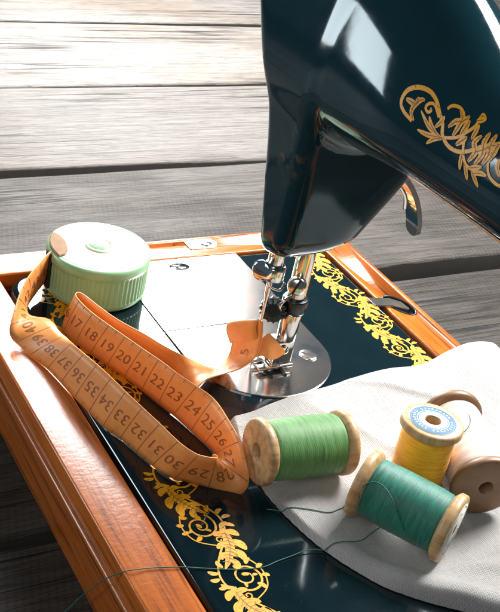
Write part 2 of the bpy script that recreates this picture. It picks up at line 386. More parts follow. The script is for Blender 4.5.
    # mesh() already subtracted the parent's origin from the vertex
import itertools
bpy.data.objects.remove(lt)
Vr, Fr = lathe([(1.02, -.02), (1.01, .03), (.95, .03), (.93, -.02), (.92, -.35), (.0005, -.36)], (0, 0, 0))
mt = Matrix.Translation((6.45, 18.72, .0)) @ Matrix.Rotation(.35, 4, 'Z') @ Matrix.Diagonal((1.0, .55, 1, 1))
mesh('latch_recess', *xform((Vr, Fr), mt), BSTEEL, base)
bl = [(5.55, 17.3), (6.35, 17.3), (6.55, 18.2), (7.05, 18.85), (6.95, 19.02), (6.3, 18.95), (5.85, 18.5)]
mesh('latch_blade', *slab(bl, [(0, -.02), (0, .06), (.04, .1)]), SCREW, base, smooth=False)
boolean_cut(fr, prism([(x, y, -.6) for x, y in rrect(-1.48, -1.12, 8.35, 9.85, (.1,)*4, 4)], [(x, y, .6) for x, y in rrect(-1.48, -1.12, 8.35, 9.85, (.1,)*4, 4)]))
hp = mesh('hinge_plate', *slab(rrect(-1.5, -.62, 10.35, 12.1, (.1, .1, .43, .43), 6), [(0, -.02), (0, .03), (.03, .05)]), SCREW, base, smooth=False)
slot_screw('plate_screw', .33, .06, (-1.05, 11.45, .055), (0, 0, 1), SCREW, hp, .5, .08)

# bed
bed_out = rrect(.14, 37.0, .12, 17.7, (1.5, .4, .4, 1.7), 10)
bed = mesh('bed', *slab(bed_out, [(0, -1.5), (0, -.3), (.03, -.2), (.09, -.1), (.2, -.03), (.34, 0)]), ENAMEL, machine)
def flat_shade_top(o):
    for p in o.data.polygons:
        if len(p.vertices) > 4: p.use_smooth = False
flat_shade_top(bed)
# slide plate + needle plate: a stadium of bright metal; bright rim then two tops
PC, PR = (8.55, 9.15), 3.45
def stadium(r, x0): 
    o = [(x0, PC[1]+r), (x0, PC[1]-r)]
    return o+[(PC[0]+r*math.cos(t), PC[1]+r*math.sin(t)) for t in np.linspace(-PI/2, PI/2, 40)]
sp_out = [(.2, PC[1]+PR), (.2, PC[1]-PR), (6.15, PC[1]-PR), (6.15, PC[1]+PR)]
slide = mesh('slide_plate', *slab(sp_out, [(0, .0), (0, .045), (.03, .06)]), PLATE, machine, smooth=False)
boolean_cut(slide, prism(ell(.95, 8.95, .36, .55, .03), ell(.95, 8.95, .36, .55, .3)))
mesh('finger_hole', ell(.95, 8.95, .37, .56, .012), [tuple(range(40))], DARK, slide, smooth=False)
np_out = [(6.2, PC[1]+PR), (6.2, PC[1]-PR)]+[(PC[0]+PR*math.cos(t), PC[1]+PR*math.sin(t)) for t in np.linspace(-PI/2, PI/2, 48)]
nplate = mesh('needle_plate', *slab(np_out, [(0, .0), (0, .05), (.05, .075)]), PLATE, machine, smooth=False)
slot_screw('plate_screw', .42, .05, (9.42, 11.42, .09), (0, 0, 1), SCREW, nplate, .15, .1)
slot_screw('plate_screw', .42, .05, (9.42, 6.9, .09), (0, 0, 1), SCREW, nplate, 1.2, .1)
# feed dog slots by the needle
for dy in (-.35, .35): mesh('feed_dog', *box(9.0, 10.6, 9.15+dy-.09, 9.15+dy+.09, .05, .14, .02, 1), BSTEEL, nplate, smooth=False)

# ---------------------------------------------------------------- arm + head as one smooth surface (iso-surface of a distance field)
def smin(a, b, k): h = np.clip(.5+.5*(b-a)/k, 0, 1); return b*(1-h)+a*h-k*h*(1-h)
def smax(a, b, k): return -smin(-a, -b, k)
def rbox(x, y, z, c, h, r):
    qx, qy, qz = np.abs(x-c[0])-h[0]+r, np.abs(y-c[1])-h[1]+r, np.abs(z-c[2])-h[2]+r
    return np.sqrt(np.maximum(qx, 0)**2+np.maximum(qy, 0)**2+np.maximum(qz, 0)**2)+np.minimum(np.maximum(qx, np.maximum(qy, qz)), 0)-r
AX = [4, 9, 12, 13.5, 14.7, 15.6, 16.4, 17.5, 19, 22, 26, 30, 36, 40]
ZC = [13.7, 13.7, 13.7, 13.7, 13.7, 13.7, 13.7, 13.7, 13.7, 13.7, 14.0, 14.8, 15.0, 15.0]
RZ = [6.1, 6.1, 5.8, 5.35, 4.9, 4.4, 3.85, 3.35, 3.1, 3.1, 3.3, 4.2, 4.2, 4.2]
RB = [2.2, 2.2, 2.1, 1.9, 1.65, 1.55, 1.5, 1.5, 1.55, 1.55, 2.0, 3.2, 4.2, 4.2]
RY = [3.05, 3.05, 3.05, 3.04, 3.0, 2.9, 2.77, 2.62, 2.48, 2.36, 2.25, 2.6, 3.5, 3.5]
YC = 10.05
FX = np.linspace(2, 42, 801)
def smooth_tab(A):
    t = np.interp(FX, AX, A); kw = np.hanning(61); kw /= kw.sum()
    for _ in range(2): t = np.convolve(np.pad(t, 30, mode='edge'), kw, 'valid')
    return t
ZC, RZ, RB, RY = [smooth_tab(A) for A in (ZC, RZ, RB, RY)]; AX = FX

def fld(x, y, z):
    # head: box whose outer (left) side leans outwards with height
    xl = 9.6-.25*(z-6.4)-.055*np.maximum(0, z-10.5)**2; xr = 11.55; cx, hx = (xl+xr)/2, (xr-xl)/2
    r = .7
    qx, qy, qz = np.abs(x-cx)-hx+r, np.abs(y-10.15)-(3.1-.11*(np.sqrt((z-14)**2+.3)+(z-14)))+r, np.abs(z-.3*(x-10)-13.85)-7.7+r
    head = np.sqrt(np.maximum(qx, 0)**2+np.maximum(qy, 0)**2+np.maximum(qz, 0)**2)+np.minimum(np.maximum(qx, np.maximum(qy, qz)), 0)-r
    cut = (y-11.45)*.80-(z-6.75)*.60
    head = smax(head, cut, 2.2)
    zc, ry = np.interp(x, AX, ZC), np.interp(x, AX, RY); rz = np.where(z > zc, np.interp(x, AX, RZ), np.interp(x, AX, RB))
    n = 2.0
    q = ((np.abs(y-YC)/ry)**n+(np.abs(z-zc)/rz)**n+1e-9)**(1/n)
    arm = (q-1)*np.minimum(ry, rz)
    arm = smax(arm, xl-x, .9)
    pil = rbox(x, y, z, (33.5, YC, 8.5), (3.2, 3.6, 9.5), 1.2)
    kk = .6
    d = smin(head, arm, kk)
    return smin(d, pil, 3.0)
def surface_nets(f, lo, hi, h):
    xs = [np.arange(lo[i], hi[i]+h, h) for i in range(3)]
    X, Y, Z = np.meshgrid(*xs, indexing='ij'); D = f(X, Y, Z); sg = D < 0
    nx, ny, nz = D.shape
    acc = np.zeros((nx-1, ny-1, nz-1, 3)); cnt = np.zeros((nx-1, ny-1, nz-1))
    cor = [(i, j, k) for i in (0, 1) for j in (0, 1) for k in (0, 1)]
    def sub(A, c): return A[c[0]:nx-1+c[0], c[1]:ny-1+c[1], c[2]:nz-1+c[2]]
    for a in cor:
        for ax in range(3):
            if a[ax] == 0:
                b = list(a); b[ax] = 1
                da, db = sub(D, a), sub(D, b); m = (da < 0) != (db < 0)
                t = np.where(m, da/np.where(m, da-db, 1), 0)
                for q in range(3): acc[..., q] += np.where(m, a[q]+(t if q == ax else 0), 0)
                cnt += m
    act = cnt > 0; idx = -np.ones(act.shape, int); idx[act] = np.arange(act.sum())
    I = np.argwhere(act); P = (I+acc[act]/cnt[act][:, None])*h+np.array(lo)
    F = []
    for ax in range(3):
        u, v = (ax+1) % 3, (ax+2) % 3
        sl0 = [slice(None)]*3; sl1 = [slice(None)]*3; sl0[ax] = slice(0, -1); sl1[ax] = slice(1, None)
        m = sg[tuple(sl0)] != sg[tuple(sl1)]; E = np.argwhere(m)
        E = E[(E[:, u] > 0) & (E[:, v] > 0) & (E[:, u] < D.shape[u]-1) & (E[:, v] < D.shape[v]-1)]
        ins = sg[tuple(E.T)]
        c = [E.copy() for _ in range(4)]; c[1][:, u] -= 1; c[2][:, u] -= 1; c[2][:, v] -= 1; c[3][:, v] -= 1
        q = np.stack([idx[tuple(e.T)] for e in c], 1); q[~ins] = q[~ins][:, ::-1]; F.append(q)
    F = np.concatenate(F); F = F[(F >= 0).all(1)]
    for _ in range(4):
        e = .02; d = f(*P.T)
        g = np.stack([(f(*(P+np.eye(3)[k]*e).T)-f(*(P-np.eye(3)[k]*e).T))/(2*e) for k in range(3)], 1)
        P = P-np.clip(d/(np.sum(g*g, 1)+1e-6), -.2, .2)[:, None]*g
    return P, F
AV, AF = surface_nets(fld, (3.5, 4.5, 5.5), (38.5, 15.5, 22.5), .16)
arm = mesh('arm', AV, AF, ENAMEL_W, machine)
bvh = BVHTree.FromPolygons([Vector(v) for v in AV], [tuple(int(i) for i in f) for f in AF])

# ---------------------------------------------------------------- gold scrolls
class Decal:
    def __init__(s): s.V = []; s.F = []; s.k = 0
    def stroke(s, pts, w0, w1=None, wm=None, per=8):
        P = np.array(catmull(pts, per)); n = len(P); w1 = w0 if w1 is None else w1
        T = np.gradient(P, axis=0); T /= np.linalg.norm(T, axis=1)[:, None]+1e-9; Nn = np.c_[-T[:, 1], T[:, 0]]
        s.k += 1; b = len(s.V)
        for i in range(n):
            t = i/(n-1); w = w0+(w1-w0)*t
            if wm is not None: w += (wm-(w0+w1)/2)*math.sin(PI*t)**.8
            for sg in (-1, 1): s.V.append((*(P[i]+Nn[i]*sg*w/2), s.k))
        for i in range(n-1): s.F.append((b+2*i, b+2*i+2, b+2*i+3, b+2*i+1))
    def leaf(s, c, ang, L, W, bend=.3):
        d = np.array([math.cos(ang), math.sin(ang)]); nn = np.array([-d[1], d[0]]); c = np.array(c)
        s.stroke([c, c+d*L*.5+nn*bend*L*.3, c+d*L], .02, .02, W, 6)
    def spiral(s, c, r, turns, a0, sg, w):
        pts = [(c[0]+r*(1-.82*t)*math.cos(a0+sg*2*PI*turns*t), c[1]+r*(1-.82*t)*math.sin(a0+sg*2*PI*turns*t)) for t in np.linspace(0, 1, int(14*turns))]
        s.stroke(pts, w, w*.8, None, 3); e = pts[-1]; s.leaf((e[0]-.06, e[1]), 0, .16, .15)
    def acanthus(s, c, ang, L, sg=1, sh=None):
        c = np.array(c); d = np.array([math.cos(ang), math.sin(ang)]); nn = np.array([-d[1], d[0]])*sg
        rib = lambda t: c+d*(t-.5)*L+nn*L*(.16*math.sin(PI*t)+.22*max(0, t-.6))
        s.stroke([rib(t) for t in np.linspace(0, 1, 7)], .10*L, .03, .17*L)
        for t, l, a, w in ((.08, .28, 1.45, .13), (.30, .36, 1.15, .15), (.52, .36, .95, .15), (.74, .28, .7, .12)):
            s.leaf(rib(t), ang+sg*a, l*L, 1.12*w*L, .6*sg)
        for t, l, a, w in ((.14, .22, -1.2, .12), (.38, .26, -.95, .13), (.62, .23, -.75, .12)):
            s.leaf(rib(t), ang+sg*a, l*L, 1.05*w*L, -.6*sg)
        if sh is not None:
            sh.stroke([rib(t)+nn*.01*L for t in np.linspace(.08, .92, 6)], .02, .014, .036)
            for t in np.linspace(.12, .8, 9):
                p = rib(t); sh.stroke([p, p+(nn*.9+d*.35)*L*.16], .03, .012); sh.stroke([p, p+(-nn*.9+d*.35)*L*.11], .026, .012)
def border(yc, x0, x1, amp, pitch, ph=0.0, lw=.075):
    dc = Decal(); sh = Decal(); w = 2*PI/pitch; f = lambda x: yc+amp*.8*math.sin(w*(x-x0)+ph)
    xs = np.arange(x0, x1, .2); dc.stroke([(x, f(x)) for x in xs], lw, lw, None, 3)
    rr = random.Random(int(yc*100)); x = x0+pitch*(.25-ph/(2*PI))
    while x < x1:
        up = 1 if math.sin(w*(x-x0)+ph) > 0 else -1
        cy = yc-up*amp*.25; j = lambda a: a*(1+rr.uniform(-.08, .08))
        # big volute hanging from the stem, with curling tip leaves
        r0 = j(.72*amp)
        pts = []
        for t in np.linspace(0, 1, 26):
            a = PI/2*up+.9+(-up)*2*PI*1.75*t; r = r0*(1-.86*t**.9); pts.append((x+.1+r*1.05*math.cos(a), cy+r*math.sin(a)))
        dc.stroke(pts, lw*1.15, lw*.7, None, 3); dc.leaf((pts[-1][0]-.08, pts[-1][1]-.05), rr.uniform(0, 3), .26, .16)
        dc.stroke([(x-pitch*.22, f(x-pitch*.22)), (x-pitch*.12, yc-up*amp*.75), (x+.02, yc-up*amp*1.05), (x+pitch*.14, yc-up*amp*.8), (x+pitch*.23, f(x+pitch*.23))], lw*.8, lw*.6)
        for k in (9, 14, 19): dc.leaf(pts[k], math.atan2(pts[k][1]-cy, pts[k][0]-x)+.6, j(.22), .12, .5)
        for (ox, oy, a, L) in ((.62, .62, 2.3, .42), (.4, .95, 1.2, .34), (-.1, 1.08, 1.6, .36), (-.45, .95, 2.2, .34), (-.75, .55, 2.8, .34), (-.62, -.7, -2.2, .32), (.72, -.62, -.6, .34), (-.2, -1.12, -1.8, .26), (.3, -1.1, -1.2, .26)):
            dc.leaf((x+ox*amp*.8, yc+up*oy*amp*.8), up*a+rr.uniform(-.2, .2), j(L)*amp/.8, .17*amp/.8, .5)
        # small curls
        for sx in (-1, 1):
            cx_, cy_ = x+sx*pitch*.17, yc+up*amp*(.18 if sx > 0 else .05); q = []
            for t in np.linspace(0, 1, 12): a = 1.2*up+sx*2*PI*1.1*t; r = .2*amp*(1-.75*t); q.append((cx_+r*math.cos(a), cy_+r*math.sin(a)))
            dc.stroke(q, lw*.8, lw*.6, None, 3)
        xa = x+pitch*.25; ang = math.atan2(amp*.8*w*math.cos(w*(xa-x0)+ph), 1)
        dc.acanthus((xa-.05, f(xa)), ang*.75, j(2.0*amp/.84), up, sh)
        x += pitch/2
    return dc, sh
def put_flat(name, dc, z=.004):
    dc, sh = dc
    o = mesh(name, [(x, y, z+.0003*(k % 40)) for x, y, k in dc.V], dc.F, GOLD, bed, smooth=False)
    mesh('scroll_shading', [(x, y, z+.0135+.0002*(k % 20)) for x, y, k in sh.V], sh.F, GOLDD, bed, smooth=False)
    return o
put_flat('gold_scroll_border', border(1.75, 1.2, 36, .86, 5.4, .9))
put_flat('gold_scroll_border', border(16.5, 1.0, 36, .80, 4.6, 2.2, .07))
ST = {"main": [[16.95, 15.0], [16.43, 15.12], [16.2, 15.36], [16.36, 15.79], [16.83, 16.09], [17.4, 16.19], [17.82, 16.05], [18.11, 15.77], [18.38, 15.52], [18.53, 15.19], [18.96, 15.01], [19.48, 15.09], [19.99, 15.4], [20.29, 15.67]], "acan1": [[17.04, 15.04], [16.83, 15.22], [16.85, 15.45], [17.1, 15.77], [17.3, 15.85]], "acan1b": [[16.41, 15.53], [16.71, 15.54], [16.96, 15.58]], "acan1c": [[16.97, 15.51], [16.97, 15.72], [16.92, 15.78]], "spir": [[18.12, 15.63], [17.8, 15.9], [17.54, 15.84], [17.42, 15.66], [17.57, 15.57], [17.71, 15.67], [17.65, 15.74]], "leafA": [[18.48, 15.11], [17.84, 15.17], [17.25, 15.48]], "leafB": [[18.28, 15.11], [17.93, 15.25], [17.7, 15.48]], "leafC": [[18.53, 15.13], [17.89, 14.93], [17.32, 14.86]], "leafD": [[18.61, 15.15], [18.19, 14.93], [17.91, 14.64]], "leafE": [[18.09, 15.28], [18.3, 15.56], [18.38, 15.78]], "stemT": [[18.4, 16.03], [18.58, 16.21], [18.93, 16.29], [19.18, 16.17], [19.26, 15.92]], "acan2": [[18.66, 15.54], [18.91, 15.83], [19.19, 15.96], [19.44, 16.24]], "acan2b": [[18.96, 15.38], [19.08, 15.72], [19.15, 16.05], [18.96, 16.25]], "acan2c": [[19.27, 15.56], [19.4, 15.87], [19.49, 16.13]], "acan2d": [[19.21, 15.2], [19.43, 15.45], [19.59, 15.62]], "stem2": [[18.55, 15.14], [19.12, 15.4], [19.5, 15.75], [19.78, 16.08], [19.88, 16.44]], "leafF": [[19.77, 15.64], [19.87, 15.94], [19.93, 16.18]], "leafG": [[19.77, 16.23], [19.93, 16.32], [20.14, 16.45]], "leafH": [[19.89, 16.41], [19.97, 16.48], [20.12, 16.45]], "stem3": [[19.53, 15.59], [19.54, 15.32], [19.68, 15.02], [19.93, 14.84], [20.35, 14.86], [20.8, 14.93]], "leafI": [[19.58, 15.12], [19.62, 14.84], [19.69, 14.58]], "leafJ": [[19.81, 14.86], [19.99, 14.65], [20.13, 14.46]], "leafK": [[20.18, 14.81], [20.39, 14.66], [20.66, 14.48]], "leafL": [[20.04, 14.82], [20.3, 14.96], [20.56, 15.09]], "leafM": [[20.29, 14.76], [20.55, 14.89], [20.84, 14.95]], "flow1": [[19.92, 14.98], [20.11, 15.37], [19.95, 15.61], [20.17, 15.93]], "flow2": [[20.22, 15.02], [20.4, 15.43], [20.34, 15.8], [20.47, 16.17]], "flow3": [[20.53, 15.17], [20.66, 15.55], [20.62, 15.86], [20.75, 16.23]], "flow4": [[20.74, 15.38], [20.85, 15.71], [20.89, 15.94], [21.07, 16.1]], "flow5": [[20.03, 15.33], [20.35, 15.55], [20.72, 15.87], [21.0, 15.93]], "stem4": [[20.74, 15.34], [20.86, 15.08], [21.11, 14.94], [21.47, 14.93], [21.79, 15.11]], "leafN": [[21.36, 15.17], [21.16, 15.37], [21.14, 15.64]]}
dc = Decal()
for k, v in ST.items():
    if k.startswith('leaf'): dc.stroke(v, .05, .03, .17)
    elif k.startswith('acan'): dc.stroke(v, .06, .05, .21)
    elif k.startswith('flow'): dc.stroke(v, .07, .05, .23)
    elif k == 'main': dc.stroke(v, .13, .10, .16)
    else: dc.stroke(v, .09, .08, .11)
# the pattern runs on along the arm
for dx in (5.2, 10.2):
    for k, v in ST.items():
        dc.stroke([(a+dx, b) for a, b in v], .05, .04, .2 if k[:4] in ('leaf', 'flow', 'acan') else .09)
# finer slices: project each point onto the arm's front
PV = []
for x, z, k in dc.V:
    tgt = Vector((x, 7.0, z)); d = (tgt-CAM).normalized() if x < 21.5 else Vector((0, 1, 0)); o = CAM if x < 21.5 else Vector((x, 2, z))
    hit = bvh.ray_cast(o, d)
    PV.append(hit[0]+hit[1]*(.012+.0004*(k % 40)) if hit[0] is not None else tgt)
mesh('gold_scroll', PV, dc.F, GOLD, arm, smooth=False)
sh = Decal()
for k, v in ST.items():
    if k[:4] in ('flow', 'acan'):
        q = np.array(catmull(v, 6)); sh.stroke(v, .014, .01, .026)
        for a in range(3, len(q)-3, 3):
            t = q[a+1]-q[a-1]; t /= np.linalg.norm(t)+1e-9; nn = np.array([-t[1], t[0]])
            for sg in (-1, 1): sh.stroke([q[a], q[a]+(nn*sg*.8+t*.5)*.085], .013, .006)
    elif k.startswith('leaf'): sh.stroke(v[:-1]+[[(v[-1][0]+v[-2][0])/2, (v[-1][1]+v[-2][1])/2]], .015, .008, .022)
PS = []
for x, z, k in sh.V:
    tgt = Vector((x, 7.0, z)); hit = bvh.ray_cast(CAM, (tgt-CAM).normalized())
    PS.append(hit[0]+hit[1]*.031 if hit[0] is not None else tgt)
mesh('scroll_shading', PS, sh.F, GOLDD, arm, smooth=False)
# small oil hole and screw on the inner side of the head
slot_screw('side_screw', .3, .05, (11.27, 11.6, 10.4), (1, 0, 0), STEEL, arm, .4, .07)
mesh('oil_hole', *cyl(.3, -.02, .03, (11.25, 9.75, 9.0), (1, 0, 0)), DARK, arm)

# ---------------------------------------------------------------- needle bar, presser bar and foot
NX, NY = 9.7, 8.25
nb = mesh('needle_bar', *cyl(.33, 4.7, 8.0, (NX, NY, 0)), STEEL, machine)
mesh('needle_clamp', *cyl(.5, 4.65, 5.35, (NX, NY, 0), bev=.1), STEEL, nb)
mesh('clamp_disc', *lathe([(.0005, .42), (.34, .42), (.42, .36), (.45, .26), (.42, .16), (.3, .1), (.2, -.9), (.0005, -.9)], (NX+.0, NY-.45, 5.15), (.5, -.75, .2)), CHROME, nb)
mesh('thread_guide', *tube([(NX+.3, NY-.4, 4.75), (NX+.3, NY-.15, 4.4), (NX+.35, NY+.3, 4.25), (NX+.2, NY+.55, 4.5)], .06), STEEL, nb)
mesh('needle', *lathe([(.12, 4.75), (.12, 3.9), (.075, 3.6), (.06, .6), (.012, .02)], (NX, NY-.04, 0), n=16), STEEL, nb)
BX, BY = 9.75, 9.7
pb = mesh('presser_bar', *cyl(.40, 1.9, 8.0, (BX, BY, 0)), STEEL, machine)
mesh('bar_collar', *cyl(.56, 2.95, 3.6, (BX, BY, 0), bev=.06), BSTEEL, pb)
slot_screw('foot_screw', .40, .22, (BX+.42, BY-.42, 4.45), (.74, -.62, .22), SCREW, pb, .5, .1)
mesh('knurled_nut', *lathe([(.0005, .22), (.3, .22), (.5, .18), (.56, .12), (.56, -.12), (.5, -.18), (.0005, -.2)], (BX-.05, BY-1.0, 3.05), (.75, -.55, .3), 44, wob=lambda a, h: 1+.06*(1 if math.sin(14*a) > 0 else -1)), BSTEEL, pb, smooth=False)
mesh('thread_cutter', *tube([(BX+.1, BY-.35, 3.7), (BX+.3, BY-.75, 3.75), (BX+.3, BY-.95, 3.4), (BX+.2, BY-.7, 3.05)], .07), STEEL, pb)
ft = mesh('presser_foot', *cyl(.43, 1.5, 2.95, (BX+.06, BY-.06, 0), bev=.08), STEEL, machine)
mesh('foot_ankle', *box(BX-.35, BX+.4, BY-.75, BY+.3, .35, 1.6, .12), STEEL, ft)
mesh('foot_sole', *merge(box(BX-.45, BX+.5, BY-.9, BY+.35, .22, .4, .06), box(BX-.45, BX-.08, BY-1.4, BY-.7, .22, .36, .05), box(BX+.12, BX+.5, BY-1.4, BY-.7, .22, .36, .05)), STEEL, ft)
slot_screw('foot_pin', .2, .05, (BX+.5, BY-.3, 1.2), (1, 0, 0), SCREW, ft, .3, .06)
# presser lifter behind the head
LP = [(9.4, 12.9, 9.6), (9.3, 13.9, 8.95), (9.1, 14.9, 7.9), (9.0, 15.6, 6.7), (9.0, 15.85, 5.75)]
Q = catmull(LP, 8); V = []; F = []
for i, q in enumerate(Q):
    t = i/(len(Q)-1); hw = .38+.12*math.sin(PI*t); hw = hw*(1 if t < .9 else math.sqrt(max(.05, 1-((t-.9)/.1)**2))); th = .12
    T = np.array(Q[min(i+1, len(Q)-1)])-np.array(Q[max(i-1, 0)]); T /= np.linalg.norm(T); nn = np.array([0, -T[2], T[1]]); nn /= np.linalg.norm(nn)
    for a, b in ((-hw, -th), (hw, -th), (hw, th), (-hw, th)): V.append((q[0]+a, *(np.array(q[1:])+nn[1:]*b)))
for i in range(len(Q)-1):
    for k in range(4): F.append((i*4+k, i*4+(k+1) % 4, (i+1)*4+(k+1) % 4, (i+1)*4+k))
F.append((3, 2, 1, 0)); F.append(tuple((len(Q)-1)*4+k for k in range(4)))
mesh('presser_lifter', V, F, CHROME, machine, smooth=False)
mesh('lifter_spring', *tube([(9.5, 13.9, 8.5), (9.55, 14.3, 8.0), (9.5, 14.5, 7.4)], .1), SCREW, machine)

# ------------------------------------------------------------------ linen cloth
low = [(12.9, 5.5), (14.2, 5.1), (15.4, 4.95), (17.5, 4.75), (20.2, 5.2), (22.2, 6.1), (23.3, 6.9), (24.4, 8.2), (25.3, 9.6), (26.6, 12.2), (27.4, 15.5), (27.6, 19), (27.4, 23.5)]
upp = [(12.9, 5.6), (12.7, 6.6), (12.35, 7.9), (11.95, 10.4), (11.5, 12.8), (11.35, 14.6), (11.4, 16.3), (11.0, 18.0), (10.8, 19.4), (10.8, 20.4), (11.1, 21.3), (11.6, 22.5), (12.2, 24.0)]
NU, NV = 260, 150
def resamp(P, n):
    P = np.array(catmull(P, 12)); d = np.r_[0, np.cumsum(np.linalg.norm(np.diff(P, axis=0), axis=1))]; d /= d[-1]
    t = np.linspace(0, 1, n); return np.c_[np.interp(t, d, P[:, 0]), np.interp(t, d, P[:, 1])]
L_, U_ = resamp(low, NU), resamp(upp, NU)
def cloth_h(x, y, el, eu):
    z = .30+.07*np.sin(x*.9+y*.5)+.05*np.sin(y*1.3-x*.4+1)+.03*np.sin(x*2.3+y*1.7)
    for (px, py, a, wd_, am) in ((15.5, 10.5, .5, .28, .16), (13.6, 14.5, .9, .25, .18), (17.5, 16.5, -.25, .3, .2), (23.8, 11.5, 1.25, .3, .16), (14.2, 7.6, 1.35, .22, .10), (20.5, 17.5, .3, .35, .2), (22.0, 15.0, -.5, .3, .14)):
        u = (x-px)*math.cos(a)+(y-py)*math.sin(a); v = -(x-px)*math.sin(a)+(y-py)*math.cos(a)
        z = z+am*np.exp(-(v+.15*np.sin(u*1.1))**2/wd_**2)*np.exp(-(u/2.6)**2)
    fold = .34*np.exp(-((el-.55)/.5)**2)*np.clip((x-19.5)/4, 0, 1)               # thick turned-up front hem
    z = z+fold
    r = .32; t = np.clip(el/r, 0, 1); z = z*np.sqrt(np.maximum(0, 1-(1-t)**2)+.004)
    r = .3; t = np.clip(eu/r, 0, 1); z = z*(.25+.75*np.sqrt(np.maximum(0, 1-(1-t)**2)+.004))
    return z+.02
V = []; F = []
gx = np.zeros((NV, NU)); gy = np.zeros((NV, NU)); gel = np.zeros((NV, NU)); geu = np.zeros((NV, NU))
for j in range(NV):
    t = j/(NV-1); t = t*t*(3-2*t)*.6+t*.4
    Pp = L_*(1-t)+U_*t; gx[j], gy[j] = Pp[:, 0], Pp[:, 1]
    D = np.linalg.norm(U_-L_, axis=1); gel[j], geu[j] = t*D, (1-t)*D
jit = .02*np.sin(np.linspace(0, 60, NU))+.012*rng.standard_normal(NU)
gz = cloth_h(gx, gy, gel, geu)
over = np.maximum(0, gy-20.9)
gz = gz+.22*np.clip((gy-17.5)/2, 0, 1)
yy = np.where(over > 0, 20.9+np.minimum(over, 1.2)*.6, gy); gz = np.where(over > 0, np.maximum(gz-over**1.15*1.5, ZT+.15), gz)
for j in range(NV):
    for i in range(NU): 
        k = 1 if j in (0, NV-1) else 0
        V.append((gx[j, i]+k*jit[i]*.6, yy[j, i]+k*jit[(i*7) % NU]*.4, gz[j, i]))
for j in range(NV-1):
    for i in range(NU-1): F.append((j*NU+i, j*NU+i+1, (j+1)*NU+i+1, (j+1)*NU+i))
cl = mesh('linen_cloth', V, F, CLOTH, None, origin=(18, 10, 0))
tag(cl, 'crumpled white linen cloth spread over the machine bed under the spools', 'cloth')
hz = {}
cb = BVHTree.FromPolygons([Vector(v) for v in V], F)
def cloth_z(x, y):
    h = cb.ray_cast(Vector((x, y, 20)), Vector((0, 0, -1))); return h[0].z if h[0] is not None and h[0].z > 0 else 0.0

# ------------------------------------------------------------------ thread spools
def spool(A, B, rf, rb, thick, thread, label_text, label=None, mark=None, hole=.34, taper=.5, wood=None):
    """A, B: centres of the two end faces; one Empty, a wooden core and a wound body."""
    A, B = Vector(A), Vector(B); L = (B-A).length; ax = (B-A)/L
    root = empty('thread_spool', (A+B)/2 if abs(ax.z) < .5 else B); tag(root, label_text, 'thread spool', 'wooden thread spools on the cloth')
    q = ax.to_track_quat('Z', 'Y')
    def part(name, vf, mat, par):
        # local geometry along Z so that grain and winding follow the spool
        me_v, f = vf; o = mesh(name, [Vector(v)+base_loc(par)/S for v in me_v], f, mat, par); return o
    h = L/2; bev = .1
    def prof(sg): return [(hole, sg*(h-.35)), (hole, sg*(h-.02)), (hole+.05, sg*h), (rf-bev, sg*h), (rf-.03, sg*(h-.03)), (rf, sg*(h-bev)), (rf, sg*(h-thick+.06)), (rf-.05, sg*(h-thick)), (rb+.02, sg*(h-thick-(rf-rb)*taper)), (rb*.8, sg*(h-thick-(rf-rb)*taper-.05))]
    core = part('wooden_core', merge(lathe(prof(-1), (0, 0, 0), n=64), lathe(prof(1)[::-1], (0, 0, 0), n=64), lathe([(hole, -h+.3), (hole, h-.3)], (0, 0, 0), n=24)), wood or SPOOLW, root)
    hb = h-thick-(rf-rb)*taper*.45
    rr = random.Random(int(A.x*100)); ph = [rr.uniform(0, 6) for _ in range(3)]
    pr = [(rb*.5, -hb)]
    for t in np.linspace(0, 1, 90):
        z = -hb+2*hb*t; e = min(t, 1-t)*2*hb
        pr.append((rb+.06*math.sin(t*PI)**.5-.10*max(0, 1-e/.18)**2+.004*math.sin(t*17+ph[0])+.0025*math.sin(t*61+ph[1]), z))
    pr.append((rb*.5, hb))
    body = part('wound_thread', lathe(pr, (0, 0, 0), n=96), thread, root)
    if label:
        lb = part('paper_label', lathe([(hole+.02, -h-.006), (rf*.80, -h-.006), (rf*.80, -h-.001)], (0, 0, 0), n=64), PAPER, core)
        parts = []
        for r0, r1 in ((.74, .70), (.46, .49)): parts.append(lathe([(rf*r1, -h-.012), (rf*r0, -h-.012)], (0, 0, 0), n=64))
        rr = random.Random(5)
        if label == 'ring': parts.append(lathe([(rf*.52, -h-.010), (rf*.69, -h-.010)], (0, 0, 0), n=64))
        part('printed_ring', merge(*parts), mark, lb)
        g = []; n = 30 if label == 'ring' else 12
        for i in range(n):
            a = 2*PI*i/n
            if label == 'ring' and i % 10 == 0: continue
            r0 = rf*(.565 if label == 'ring' else .52); r1 = rf*(.645 if label == 'ring' else .66)
            for s0, e0, a0, a1 in ((r0, r1, a, a+rr.uniform(-.05, .05)), (r0 if i % 2 else r1, r0*.5+r1*.5, a+.015, a+.07)):
                u0 = Vector((math.cos(a0)*s0, math.sin(a0)*s0, 0)); u1 = Vector((math.cos(a1)*e0, math.sin(a1)*e0, 0)); d = (u1-u0).normalized(); nn = Vector((-d.y, d.x, 0))*.016
                z = Vector((0, 0, -h-.016)); k = [u0-nn+z, u1-nn+z, u1+nn+z, u0+nn+z]; g.append((k, [(0, 1, 2, 3)]))
        part('printed_marks', merge(*g), PAPER if label == 'ring' else mark, lb)
    root.rotation_euler = q.to_euler()
    root.location = (A+B)/2*S
    return root
s1 = spool((16.62, 4.30, 1.66), (16.95, 8.10, 1.62), 1.27, 1.12, .34, TH_GREEN, 'wooden spool of grass green thread lying beside the tape measure fold', hole=.33)
s2 = spool((22.48, 9.22, 1.70), (19.27, 7.26, 1.78), 1.32, 1.10, .34, TH_TEAL, 'wooden spool of dark teal green thread lying nearest the cloth front edge', 'marks', TEALP, hole=.2)
